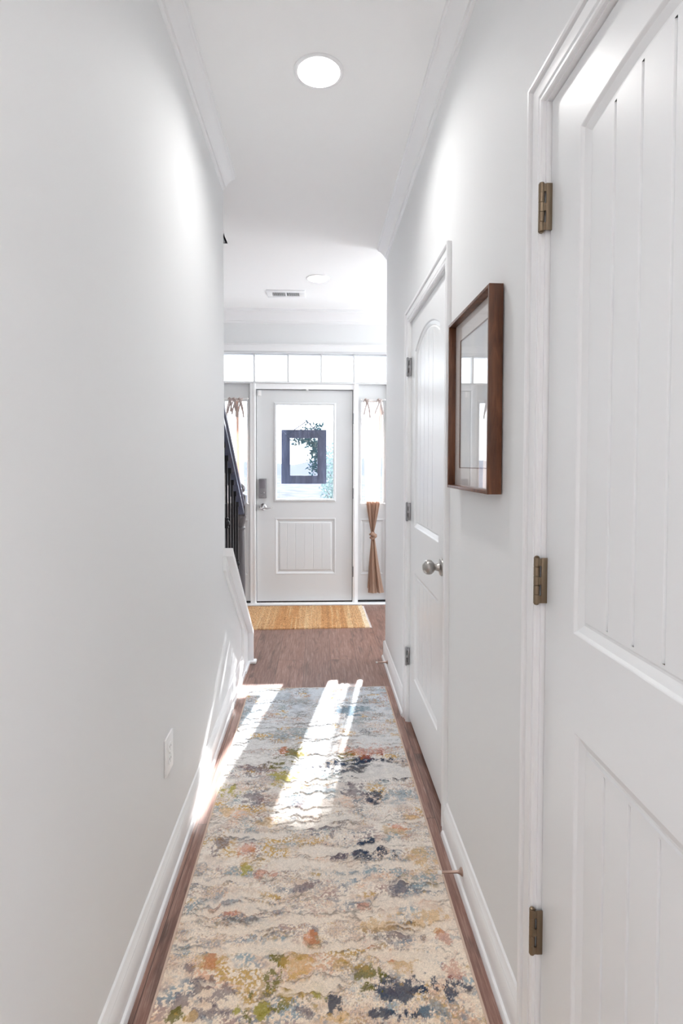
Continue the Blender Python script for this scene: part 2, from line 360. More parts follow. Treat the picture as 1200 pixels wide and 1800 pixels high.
struct('wall_header_rear', MB().box(XL-.12, XR+.12, -.5, -.38, ZC, 3.7), wall_m, 'wall above the open rear end of the hallway', 'wall')

# baseboards and crown
BP = [(0, 0), (.024, 0), (.024, .010), (.020, .018), (.014, .021), (.014, .086), (.0105, .092), (.0125, .099), (.008, .107), (.005, .118), (0, .122)]
def base_y(mb, xw, sgn, y0, y1): mb.prism([(xw+sgn*o, z) for o, z in BP], 'y', y0, y1)
def base_x(mb, yw, sgn, x0, x1): mb.prism([(yw+sgn*o, z) for o, z in BP], 'x', x0, x1)
b = MB(); base_y(b, XL, 1, -.5, 3.42); struct('baseboard_left', b, trim_m, 'white moulded baseboard with shoe moulding along the left wall', 'baseboard')
b = MB(); base_y(b, XR, -1, -.5, D3[0]-.066); base_y(b, XR, -1, D3[1]+.066, D2[0]-.066)
base_y(b, XR, -1, D2[1]+.066, YR+.014); base_x(b, YR, 1, XR-.014, 2.6)
struct('baseboard_right', b, trim_m, 'white moulded baseboard with shoe moulding along the right wall', 'baseboard')
b = MB(); base_x(b, YF, -1, -1.6, UX0-.075); base_x(b, YF, -1, UX1+.075, 2.6)
struct('baseboard_front', b, trim_m, 'white baseboard on the end wall beside the entry', 'baseboard')
CP = [(0, 0), (.070, 0), (.070, .007), (.064, .009), (.062, .016), (.052, .019), (.040, .028), (.028, .040), (.020, .052), (.018, .058), (.011, .059), (.010, .066), (.005, .070), (0, .071)]
b = MB().prism([(XL+o, ZC-d) for o, d in CP], 'y', -.5, 2.775); struct('trim_2', b, trim_m, 'white crown moulding on the left of the hallway ceiling', 'crown moulding')
b = MB().prism([(XR-o, ZC-d) for o, d in CP], 'y', -.5, 3.655); struct('trim_3', b, trim_m, 'white crown moulding on the right of the hallway ceiling', 'crown moulding')
CPF = [(o*1.05, d*1.75) for o, d in CP]
b = MB().prism([(YF-o, ZC-d) for o, d in CPF], 'x', -1.6, 2.6); struct('trim_4', b, trim_m, 'white crown moulding above the front door and transom', 'crown moulding')

# ------------------------------------------------------------------ panelled door faces
def rings(M, mb, outline, prof):
    """outline(w) -> list of (u,z); prof = [(inset, depth)]; returns the last ring's indices"""
    base = len(mb.v); n = None
    for w_, d in prof:
        pts = outline(w_); n = len(pts); mb.v += [M(u, z, d) for u, z in pts]
    for k in range(len(prof)-1):
        for i in range(n):
            a = base+k*n+i; b_ = base+k*n+(i+1) % n; mb.f.append((a, b_, b_+n, a+n))
def door_face(M, u0, u1, z0, z1, panels, thick=.035):
    """M(u,z,d): d towards the viewer. panels: dicts ua,ub,za,zb,rise,prof,grooves,fd,glines"""
    mb = MB(); N = 20
    ps = sorted(panels, key=lambda p: p['za']); zl = z0
    for i, p in enumerate(ps):
        zh = z1 if i == len(ps)-1 else (p['zb']+p['rise']+ps[i+1]['za'])/2
        uc, hw = (p['ua']+p['ub'])/2, (p['ub']-p['ua'])/2
        def top(u, w_=0, p=p, uc=uc, hw=hw):
            t = max(-1, min(1, (u-uc)/max(hw-w_, 1e-6))); return p['zb']-w_+p['rise']*(1-t*t)
        def outline(w_, p=p, top=top):
            a, b_ = p['ua']+w_, p['ub']-w_; r = [(a, p['za']+w_), (b_, p['za']+w_)]
            k = N if p['rise'] else 1
            return r+[(b_+(a-b_)*j/k, top(b_+(a-b_)*j/k, w_)) for j in range(k+1)]
        def q(a, b_, c, d): mb.add([M(*a, 0), M(*b_, 0), M(*c, 0), M(*d, 0)], [(0, 1, 2, 3)])
        q((u0, zl), (p['ua'], zl), (p['ua'], zh), (u0, zh)); q((p['ub'], zl), (u1, zl), (u1, zh), (p['ub'], zh))
        q((p['ua'], zl), (p['ub'], zl), (p['ub'], p['za']), (p['ua'], p['za']))
        k = N if p['rise'] else 1
        for j in range(k):
            a = p['ua']+(p['ub']-p['ua'])*j/k; b_ = p['ua']+(p['ub']-p['ua'])*(j+1)/k
            q((a, top(a)), (b_, top(b_)), (b_, zh), (a, zh))
        rings(M, mb, outline, p['prof'])
        if p.get('grooves') is not None:
            wi, fd = p['prof'][-1]; gi = p.get('ginset', 0); a, b_ = p['ua']+wi, p['ub']-wi
            us = sorted(set([a, b_]+[a+(b_-a)*j/N for j in range(1, N) if p['rise']]))
            us = [u for u in us if u in (a, b_) or all(abs(u-g) > .006 for g in p['grooves'])]
            gh = p.get('gw', .003)
            for g in p['grooves']: us += [g-gh, g, g+gh]
            us.sort()
            def dep(u): return fd-(p.get('gd', .003) if any(abs(u-g) < 1e-6 for g in p['grooves']) else 0)
            for ua_, ub_ in zip(us, us[1:]):
                za = p['za']+wi; ta, tb = top(ua_, wi), top(ub_, wi)
                da, db = dep(ua_), dep(ub_)
                if gi and (da != fd or db != fd):
                    mb.add([M(ua_, za, fd), M(ub_, za, fd), M(ub_, za+gi, db), M(ua_, za+gi, da), M(ub_, tb-gi, db), M(ua_, ta-gi, da), M(ub_, tb, fd), M(ua_, ta, fd)],
                           [(0, 1, 2, 3), (3, 2, 4, 5), (5, 4, 6, 7)])
                else: mb.add([M(ua_, za, da), M(ub_, za, db), M(ub_, tb, db), M(ua_, ta, da)], [(0, 1, 2, 3)])
        zl = zh
    # edges of the slab
    t = -thick
    for (a, b_, c, d) in [((u0, z0), (u1, z0), None, None), ((u1, z0), (u1, z1), None, None), ((u1, z1), (u0, z1), None, None), ((u0, z1), (u0, z0), None, None)]:
        mb.add([M(*a, 0), M(*b_, 0), M(*b_, t), M(*a, t)], [(0, 1, 2, 3)])
    return mb
PP = [(0, 0), (.002, -.001), (.006, -.0055), (.012, -.0075), (.020, -.0115), (.024, -.0115), (.028, -.009), (.034, -.009)]
CASP = [(0, 0), (0, .007), (.003, .010), (.008, .0105), (.011, .008), (.0125, .002), (.0175, .002), (.020, .0085), (.026, .0095), (.036, .011), (.0395, .012), (.0400, .005), (.0440, .005), (.046, .0155), (.050, .018), (.055, .018), (.058, .015), (.058, 0)]
def casing(M, u0, u1, zt, prof=CASP):
    mb = MB(); n = len(prof)
    for k in range(4):
        for o, p in prof:
            mb.v.append([M(u0-o, 0, p), M(u0-o, zt+o, p), M(u1+o, zt+o, p), M(u1+o, 0, p)][k])
    for k in range(3):
        for i in range(n-1): mb.f.append((k*n+i, k*n+i+1, (k+1)*n+i+1, (k+1)*n+i))
    return mb
MR = lambda u, z, d: (XR-d, u, z)          # right wall
MRD = lambda u, z, d: (XR+.010-d, u, z)    # door faces sit 1 cm inside the jambs
def hinge(parent, x, y, z, m, h=.092, r=.0062, wide=.011):
    mb = MB()
    for k in range(5):
        a = z-h/2+h*k/5; mb.lathe([(r*.9, a), (r, a+.0008), (r, a+h/5-.0008), (r*.9, a+h/5-.0002)], (x, y, 0), n=16)
    mb.lathe([(r*.7, z+h/2), (r*.8, z+h/2+.0015), (r*.3, z+h/2+.003)], (x, y, 0), n=12)
    mb.lathe([(r*.3, z-h/2-.003), (r*.8, z-h/2-.0015), (r*.7, z-h/2)], (x, y, 0), n=12)
    mb.box(x+r*1.25, x+r*1.25+wide, y-.0065, y-.0035, z-h/2+.002, z+h/2-.001, .0006)
    for k in (0, 2, 4): mb.box(x, x+r*1.3, y-.0055, y-.0035, z-h/2+h*k/5+.002, z-h/2+h*(k+1)/5-.002)
    return mb.build('hinge', m, parent)

# door_3: the near door on the right
root = thing('door_3', (XR, D3[1], 0), 'nearest white door on the right with an arched plank panel and bronze hinges', 'door', kind='structure')
g3 = [.883-.0748*k for k in range(6)]
door_face(MRD, D3[0], D3[1], .012, D3[2], [
    dict(ua=.47, ub=.983, za=1.026, zb=1.962, rise=.028, prof=PP, grooves=g3, gw=.0034, gd=.009),
    dict(ua=.47, ub=.972, za=.215, zb=.842, rise=0, prof=PP, grooves=g3, gw=.0034, gd=.009, ginset=.02)]).build('slab', door_m, root, angle=20)
casing(MR, D3[0]-.007, D3[1]+.007, D3[2]+.006).build('casing', trim_m, root, angle=20)
def jamb(root, y0, y1, zt):
    mb = MB()
    mb.box(XR, XR+.12, y1+.003, y1+.021, 0, zt+.021).box(XR, XR+.12, y0-.021, y0-.003, 0, zt+.021).box(XR, XR+.12, y0-.003, y1+.003, zt+.003, zt+.021)
    mb.box(XR+.047, XR+.08, y1-.010, y1+.003, 0, zt+.003).box(XR+.047, XR+.08, y0-.003, y0+.010, 0, zt+.003).box(XR+.047, XR+.08, y0+.01, y1-.01, zt-.01, zt+.003)
    return mb.build('door_frame', trim_m, root)
jamb(root, *D3)
for z in (1.871, 1.099, .343): hinge(root, XR-.010, D3[1]+.001, z, bronze, h=.098, wide=.013)

# door_2: closet door further along
root = thing('door_2', (XR, D2[1], 0), 'closed white closet door with arched plank panel and round knob, beyond the picture', 'door', kind='structure')
g2 = [2.545-.0903*k for k in range(4)]
door_face(MRD, D2[0], D2[1], .022, D2[2], [
    dict(ua=2.11, ub=2.648, za=1.031, zb=1.900, rise=.065, prof=PP, grooves=g2, gw=.0034, gd=.009),
    dict(ua=2.11, ub=2.630, za=.270, zb=.805, rise=0, prof=PP, grooves=g2, gw=.0034, gd=.009, ginset=.02)]).build('slab', door_m, root, angle=20)
casing(MR, D2[0]-.007, D2[1]+.007, D2[2]+.006).build('casing', trim_m, root, angle=20)
jamb(root, *D2)
for z in (1.838, 1.098, .348): hinge(root, XR-.010, D2[1]+.001, z, steel)
ky, kz = 2.045, .946
MB().lathe([(.0, 0), (.034, 0), (.034, -.004), (.031, -.008), (.022, -.010), (.016, -.013), (.014, -.020), (.0125, -.026), (.014, -.030), (.021, -.035), (.027, -.042), (.029, -.052), (.027, -.062), (.021, -.070), (.011, -.075), (0, -.076)],
          (XR+.010, ky, kz), 'x', 32, cap=False).build('knob', nickel, root, angle=40)

# ------------------------------------------------------------------ door_1: the front door
MF = lambda u, z, d: (u, YF+.02-d, z)
DX0, DX1, DZ0, DZ1 = -.575, .338, .022, 2.043
root = thing('door_1', (-.118, YF+.02, 0), 'white front door with a tall glass pane, keypad lock and lever handle', 'front door', kind='structure')
GP = [(0, 0), (.002, .008), (.012, .013), (.020, .012), (.025, .004), (.026, -.02)]
PPF = [(0, 0), (.002, .0015), (.010, .003), (.018, -.002), (.026, -.008), (.038, -.008), (.046, -.001), (.052, 0)]
door_face(MF, DX0, DX1, DZ0, DZ1, [
    dict(ua=-.412, ub=.180, za=.979, zb=1.928, rise=0, prof=GP),
    dict(ua=-.401, ub=.180, za=.278, zb=.822, rise=0, prof=PPF, grooves=[-.289, -.207, -.123, -.038, .045], gw=.0035, gd=.003, ginset=.015)], thick=.045).build('slab', entry_m, root, angle=20)
MB().box(-.388, .156, YF+.038, YF+.042, 1.003, 1.904).build('glass_pane', glass, root)
fr = MB()
fr.box(-.632, DX0-.005, YF-.012, YF+.14, 0, 2.10).box(DX1+.005, .393, YF-.012, YF+.14, 0, 2.10).box(DX0-.005, DX1+.005, YF-.005, YF+.14, DZ1+.006, 2.10)
fr.box(-.600, DX0-.005, YF-.020, YF-.012, 0, 2.10, .002).box(DX1+.012, DX1+.030, YF-.020, YF-.012, 0, 2.10, .002)
fr.box(DX0-.005, DX0+.01, YF+.07, YF+.14, 0, DZ1).box(DX1-.01, DX1+.005, YF+.07, YF+.14, 0, DZ1)
fr.build('door_frame', trim_m, root)
MB().box(DX0-.004, DX1+.004, YF+.03, YF+.09, .004, .0215).box(DX0-.004, DX0-.001, YF+.024, YF+.07, .02, DZ1).box(DX1+.001, DX1+.004, YF+.024, YF+.07, .02, DZ1).box(DX0, DX1, YF+.03, YF+.07, DZ1+.001, DZ1+.005).build('weatherstrip', black_m, root)
MB().box(-.94, .70, 5.075, 5.15, 0, .012, .003).build('threshold', trim_m, root)
# keypad deadbolt interior box
kp = MB().box(-.553, -.480, YF-.008, YF+.02, 1.014, 1.200, .005)
kp = kp.build('keypad_lock', gunmetal, root)
MB().box(-.548, -.492, YF-.0105, YF-.007, 1.108, 1.192, .001).build('battery_cover', mat('lock_cover', (.26, .25, .28), .3, .7), kp)
MB().lathe([(.012, 0), (.012, -.003), (.008, -.003), (.008, -.002), (0, -.002)], (-.520, YF-.008, 1.053), 'y', 24, cap=False).lathe([(.007, 0), (.006, -.010), (0, -.011)], (-.502, YF-.008, 1.068), 'y', 16, cap=False).build('thumb_turn', chrome, kp)
lv = MB().lathe([(.034, 0), (.034, -.004), (.029, -.009), (.014, -.012), (.012, -.030), (.014, -.034), (.013, -.044), (0, -.046)], (-.517, YF+.02, .928), 'y', 28, cap=False)
lv.tube([(-.517, YF-.018, .926), (-.495, YF-.026, .921), (-.47, YF-.028, .918), (-.45, YF-.028, .922), (-.43, YF-.026, .926), (-.415, YF-.024, .920)], [.010, .009, .007, .006, .0055, .003], 10, .6)
lv.build('lever_handle', chrome, root)
MB().box(DX0-.012, DX0-.001, YF-.014, YF+.03, .895, .955, .003).build('strike_plate', gunmetal, root)
def fh(z):
    mb = MB()
    for k in range(5): mb.lathe([(.0055, z-.05+.02*k+.0006), (.0055, z-.05+.02*k+.0194)], (DX1+.007, YF-.0165, 0), n=12)
    mb.box(DX1+.001, DX1+.013, YF-.0150, YF-.012, z-.048, z+.048)
    return mb.build('hinge', steel, root)
for z in (1.775, 1.06, .308): fh(z)
MB().box(-.105, -.082, YF-.008, YF-.005, 2.038, 2.052, .001).box(-.56, -.530, YF+.004, YF+.0195, 1.985, 2.040, .002).box(-.60, -.578, YF-.026, YF-.0202, 1.985, 2.04, .002).build('alarm_contact', plastic, root)

# sidelights and transom
def sidelight(name, x0, x1, label):
    r = thing(name, ((x0+x1)/2, YF+.02, 0), label, 'sidelight window', kind='structure')
    c = (x0+x1)/2
    door_face(MF, x0, x1, .026, 2.10, [dict(ua=c-.122, ub=c+.122, za=.955, zb=1.955, rise=0, prof=[(0, 0), (.002, .006), (.010, .010), (.018, .006), (.021, -.02)]),
        dict(ua=c-.118, ub=c+.118, za=.268, zb=.812, rise=0, prof=PPF[:-1])], thick=.045).build('panel', entry_m, r, angle=20)
    w_, d = PPF[-2]
    MB().add([(c-.118+w_, YF+.02-d, .268+w_), (c+.118-w_, YF+.02-d, .268+w_), (c+.118-w_, YF+.02-d, .812-w_), (c-.118+w_, YF+.02-d, .812-w_)], [(0, 1, 2, 3)])
    m_ = MB(); m_.box(c-.118+w_-.002, c+.118-w_+.002, YF+.02-d, YF+.03, .268+w_-.002, .812-w_+.002); m_.build('raised_field', entry_m, r)
    MB().box(c-.103, c+.103, YF+.038, YF+.042, .972, 1.938).build('glass_pane', glass, r)
    MB().box(x0, x1, YF+.012, YF+.06, .001, .0255).build('sill_gasket', black_m, r)
    return r
sidelight('window_1', -.906, -.632, 'left sidelight window beside the front door, behind the stair railing')
sidelight('window_2', .393, .667, 'right sidelight window beside the front door with the knotted curtain')
r = thing('window_3', (-.12, YF+.02, 2.1), 'five pane transom window over the front door', 'transom window', kind='structure')
tm = MB()
tm.box(UX0+.0, UX1-.0, YF-.012, YF+.14, 2.3875, UZ).box(UX0, UX1, YF-.012, YF+.14, 2.101, 2.118).box(UX0, UX0+.034, YF-.01, YF+.14, 0, 2.3875).box(UX1-.034, UX1, YF-.01, YF+.14, 0, 2.3875)
for x in (-.596, -.276, .039, .351): tm.box(x-.0085, x+.0085, YF+.012, YF+.08, 2.118, 2.3875, .002)
tm.box(-.906, .667, YF+.03, YF+.05, 2.118, 2.126).box(-.906, .667, YF+.03, YF+.05, 2.380, 2.3875)
tm.build('window_frame', entry_m, r)
for a, b_ in zip((-.906, -.596, -.276, .039, .351), (-.596, -.276, .039, .351, .667)):
    MB().box(a+.001, b_-.001, YF+.038, YF+.042, 2.119, 2.387).build('glass_pane', glass, r)
MEC = lambda u, z, d: (u, YF-d, z)
cs = casing(MEC, UX0+.004, UX1-.004, UZ-.004, [(0, 0), (0, .012), (.006, .014), (.055, .016), (.058, .02), (.066, .02), (.068, 0)])
struct('trim_5', cs, trim_m, 'flat white casing around the whole front entry', 'door casing')

# ------------------------------------------------------------------ ceiling lights and vent
def can_light(x, y):
    if (x, y) == LIGHTS[0]: lab = 'round recessed ceiling light, the larger one nearest in the hallway'
    elif y < 0: lab = 'unseen recessed ceiling light added as fill overhead at the open rear end of the hallway'
    else: lab = 'small looking round recessed ceiling light in the foyer beside the air vent'
    r = thing('ceiling_light', (x, y, ZC), lab, 'ceiling light', 'recessed ceiling lights')
    MB().lathe([(.077, 0), (.078, -.004), (.086, -.006), (.0925, -.003), (.093, 0)], (x, y, ZC), n=48, cap=False).build('trim_ring', trim_m, r)
    MB().lathe([(.077, 0), (.070, .02), (.063, .050), (.060, .062)], (x, y, ZC), n=48, cap=False).build('reflector', mat('lamp_reflector', (.9, .9, .9), .3), r)
    MB().lathe([(.0, .058), (.060, .062)], (x, y, ZC), n=48, cap=False).build('lens', lens_m, r)
    d = bpy.data.lights.new('lamp', 'AREA'); d.shape = 'DISK'; d.size = .118; d.energy = CAN if y > 0 else HALL_FILL; d.spread = math.radians(150); d.color = (1, .985, .965)
    o = bpy.data.objects.new('lamp', d); COL.objects.link(o); o.parent = r; o.location = (0, 0, .034)
    return r
for L in LIGHTS: can_light(*L)
# unseen lamps added as fill in the rear room (surface mounted discs)
for x, y in [(-1.3, -1.8), (1.3, -1.8), (-1.3, -3.6), (1.3, -3.6)]:
    r = thing('fill_disc', (x, y, ZC), 'unseen added fill lamp %s on the %s of the rear room' % ('near the hallway' if y > -2 else 'toward the back', 'left' if x < 0 else 'right'), 'ceiling light', 'added fill lamps in the rear room')
    MB().lathe([(0, -.02), (.10, -.02), (.11, -.015), (.11, 0)], (x, y, ZC), n=32, cap=False).build('housing', plastic, r)
    d = bpy.data.lights.new('lamp', 'AREA'); d.shape = 'DISK'; d.size = .2; d.energy = DISC_FILL
    o = bpy.data.objects.new('lamp', d); COL.objects.link(o); o.parent = r; o.location = (0, 0, -.024)
vx0, vx1, vy0, vy1 = -.425, -.105, 4.54, 4.74
r = thing('ceiling_vent', ((vx0+vx1)/2, (vy0+vy1)/2, ZC), 'white louvred air vent in the foyer ceiling', 'air vent')
vm = MB()
for a in [(vx0, vx1, vy0, vy0+.05), (vx0, vx1, vy1-.05, vy1), (vx0, vx0+.045, vy0+.05, vy1-.05), (vx1-.045, vx1, vy0+.05, vy1-.05), (-.272, -.258, vy0+.05, vy1-.05)]: vm.box(a[0], a[1], a[2], a[3], ZC-.008, ZC, .001)
vm.build('frame', trim_m, r)
MB().box(vx0+.045, vx1-.045, vy0+.05, vy1-.05, ZC-.0015, ZC-.0005).build('duct_opening', slot_m, r)
for k in range(20):
    x = vx0+.052+k*(vx1-vx0-.10)/19
    if abs(x+.265) < .009: continue
    MB().prism([(x-.003, ZC-.002), (x-.001, ZC-.002), (x+.003, ZC-.008), (x+.001, ZC-.008)], 'y', vy0+.05, vy1-.05).build('louvre', trim_m, r)
# ================================================================== THINGS
# ---- staircase and railing
r = thing('staircase', (-1.1, 3.6, 0), 'staircase rising behind the low sloping wall on the left', 'staircase')
rise, run = .182, .25
for i in range(11):
    y1 = 3.60-run*i; y0 = y1-run if i < 10 else .81; zt = rise*(i+1)
    MB().box(-1.595, XL-.122, y1-.02, y1, zt-rise, zt-.028).build('riser', trim_m, r)
    MB().box(-1.595, XL-.122, y0-.02 if i < 10 else y0, y1+.022, zt-.028, zt, .006).build('tread', walnut, r)
rail = thing('stair_railing', (-.53, 3.70, 0), 'dark wood handrail with black iron balusters on the left stair wall', 'stair railing')
BX = -.517
def capz(y): return .218+.775*(3.632-y)
def railz(y): return 1.437-.728*(y-3.024)      # underside of the handrail
ys_ = [3.505, 3.404, 3.303, 3.203, 3.103, 3.004, 2.905]
for i, y in enumerate(ys_):
    mb = MB(); s = .0065
    mb.box(BX-s, BX+s, y-s, y+s, capz(y)+.006-.012, railz(y)+.008)
    mb.prism([(y-.011, railz(y)-.022), (y+.011, railz(y)-.022), (y+.014, railz(y+.014)+.003), (y-.014, railz(y-.014)+.003)], 'x', BX-.012, BX+.012)
    bal = mb.build('baluster', iron, rail)
    if i in (0, 4):
        zc = capz(y)+.375
        k = MB().lathe([(.007, -.032), (.013, -.028), (.013, -.022), (.010, -.018), (.019, -.006), (.019, .006), (.010, .018), (.013, .022), (.013, .028), (.007, .032)], (BX, y, zc), n=20)
        k.build('knuckle', iron, bal)
# handrail: moulded section swept along the slope
sec = [(-.030, .0), (.030, .0), (.031, .018), (.024, .030), (.024, .044), (.034, .052), (.036, .066), (.030, .080), (.016, .090), (0, .093), (-.016, .090), (-.030, .080), (-.036, .066), (-.034, .052), (-.024, .044), (-.024, .030), (-.031, .018)]
hr = MB(); n = len(sec); y0, y1 = 2.55, 3.62
hr.v = [(BX+x, y, railz(y)+z*1.15) for y in (y0, y1) for x, z in sec]
hr.f = [tuple(range(n)), tuple(range(2*n-1, n-1, -1))]+[(i, (i+1) % n, n+(i+1) % n, n+i) for i in range(n)]
hr.build('handrail', railwood, rail)
nx, ny = -.529, 3.705; hw = .044
nw = MB().box(nx-hw, nx+hw, ny-hw, ny+hw, 0, .30, .003).box(nx-hw, nx+hw, ny-hw, ny+hw, .985, 1.125, .004)
nw.lathe([(.030, .300), (.040, .302), (.042, .312), (.036, .322), (.034, .330), (.0385, .36), (.037, .60), (.031, .89), (.037, .896), (.037, .906), (.031, .912), (.030, .922), (.038, .945), (.042, .968), (.046, .975), (.046, .986)], (nx, ny, 0), n=28)
nw.lathe([(.038, 1.125), (.040, 1.130), (.024, 1.138), (.020, 1.144), (.030, 1.150), (.037, 1.162), (.038, 1.176), (.032, 1.192), (.020, 1.204), (.006, 1.209)], (nx, ny, 0), n=28)
nw.build('newel_post', stain, rail)

# ---- framed picture on the right wall
py0, py1, pz0, pz1, pd = 1.348, 1.768, 1.266, 1.798, .040
r = thing('framed_picture', (XR, (py0+py1)/2, (pz0+pz1)/2), 'deep walnut framed picture hanging between the two doors on the right', 'picture')
bx0, bx1 = XR-pd, XR-.003; t = .009
frm = MB()
frm.box(bx0, bx1, py0, py0+t, pz0, pz1, .0012).box(bx0, bx1, py1-t, py1, pz0, pz1, .0012)
frm.box(bx0, bx1, py0+t, py1-t, pz1-t, pz1, .0012).box(bx0, bx1, py0+t, py1-t, pz0, pz0+t, .0012)
frm.build('frame', walnut, r)
MB().box(XR-.012, XR-.004, py0+t, py1-t, pz0+t, pz1-t).build('backing', slot_m, r)
mbd = MB(); gx = XR-.0165
iy0, iy1, iz0, iz1 = py0+.062, py1-.062, pz0+.064, pz1-.064
for a in [(py0+t, py1-t, pz0+t, iz0), (py0+t, py1-t, iz1, pz1-t), (py0+t, iy0, iz0, iz1), (iy1, py1-t, iz0, iz1)]: mbd.box(gx, gx+.0025, *a)
mbd.build('mat_board', print_m, r)
MB().box(gx+.002, gx+.0045, iy0, iy1, iz0, iz1).build('artwork', art_m, r)
mo = MB()
for a in [(iy0, iy1, iz0, iz0+.003), (iy0, iy1, iz1-.003, iz1), (iy0, iy0+.003, iz0, iz1), (iy1-.003, iy1, iz0, iz1)]: mo.box(gx-.0003, gx+.002, *a)
mo.build('fillet', walnut, r)
MB().box(gx-.0025, gx-.001, py0+t, py1-t, pz0+t, pz1-t).build('glass', pglass, r)

# ---- outlet
r = thing('power_outlet', (XL, 1.723, .417), 'white double power outlet low on the left wall', 'power outlet')
oy0, oy1, oz0, oz1 = 1.681, 1.764, .356, .476
MB().box(XL, XL+.0065, oy0, oy1, oz0, oz1, .0022).build('cover_plate', plastic, r)
for zc in (.4355, .3965):
    rc = MB().prism([(1.7225+.0165*math.cos(a)*1.0, zc+max(-.0135, min(.0135, .0165*math.sin(a)))) for a in [2*PI*k/32 for k in range(32)]], 'x', XL+.0062, XL+.0085)
    rc = rc.build('receptacle', plastic, r)
    MB().box(XL+.0083, XL+.0088, 1.7155, 1.7175, zc-.001, zc+.007).box(XL+.0083, XL+.0088, 1.7275, 1.7295, zc, zc+.006).lathe([(.0025, 0), (0, .0006)], (XL+.0083, 1.7225, zc-.0075), 'x', 12, cap=False).build('slots', slot_m, rc)
MB().lathe([(.003, 0), (.0025, .0012), (0, .0015)], (XL+.0065, 1.7225, .416), 'x', 12, cap=False).build('screw', nickel, r)

# ---- door stops on the right baseboard
def door_stop(y, z, lab):
    r = thing('door_stop', (XR-.014, y, z), lab, 'door stop', 'rod door stops on the right baseboard')
    MB().lathe([(.0125, 0), (.0125, -.003), (.007, -.009), (.0045, -.016), (.0043, -.064), (.0043, -.066)], (XR-.014, y, z), 'x', 20).build('rod', rod_m, r)
    MB().lathe([(.0052, -.0655), (.0056, -.068), (.0056, -.075), (.0048, -.077)], (XR-.014, y, z), 'x', 16).build('rubber_tip', rubber, r)
door_stop(1.639, .061, 'metal rod door stop on the baseboard below the picture, over the rug edge')
door_stop(3.434, .060, 'metal rod door stop on the baseboard at the far corner near the foyer')

# ------------------------------------------------------------------ noise for woven surfaces
def vnoise(x, y, seed):
    xi = np.floor(x).astype(np.int64); yi = np.floor(y).astype(np.int64); fx = x-xi; fy = y-yi
    fx = fx*fx*(3-2*fx); fy = fy*fy*(3-2*fy)
    def h(a, b):
        n = (a*374761393+b*668265263+seed*1442695041) & 0x7fffffff
        n = ((n ^ (n >> 13))*1274126177) & 0x7fffffff
        return ((n ^ (n >> 16)) & 0xffff)/65535.
    return (h(xi, yi)*(1-fx)+h(xi+1, yi)*fx)*(1-fy)+(h(xi, yi+1)*(1-fx)+h(xi+1, yi+1)*fx)*fy
def fbm(x, y, seed, o=4, g=.55):
    s = 0; a = 1; t = 0
    for k in range(o): s = s+a*vnoise(x*2**k, y*2**k, seed+k*17); t += a; a *= g
    return s/t
def grid_mesh(name, X, Y, Z, C, m):
    ny, nx = X.shape; me = bpy.data.meshes.new(name)
    co = np.stack([X, Y, Z], -1).reshape(-1, 3).astype(np.float32)
    idx = np.arange(nx*ny).reshape(ny, nx)
    q = np.stack([idx[:-1, :-1], idx[:-1, 1:], idx[1:, 1:], idx[1:, :-1]], -1).reshape(-1, 4)
    me.vertices.add(len(co)); me.vertices.foreach_set('co', co.ravel())
    me.loops.add(q.size); me.loops.foreach_set('vertex_index', q.ravel().astype(np.int32))
    me.polygons.add(len(q)); me.polygons.foreach_set('loop_start', np.arange(0, q.size, 4, dtype=np.int32))
    me.update(calc_edges=True); me.validate()
    me.polygons.foreach_set('use_smooth', [True]*len(me.polygons))
    a = me.color_attributes.new('col', 'FLOAT_COLOR', 'POINT')
    a.data.foreach_set('color', np.concatenate([C.reshape(-1, 3), np.ones((nx*ny, 1))], 1).astype(np.float32).ravel())
    me.materials.append(m); o = bpy.data.objects.new(name, me); COL.objects.link(o); return o
def lin(c): c = np.array(c)/255.; return np.where(c < .04045, c/12.92, ((c+.055)/1.055)**2.4)
def child(o, parent): o.parent = parent; o.matrix_parent_inverse = Matrix.Translation(-parent.location); return o

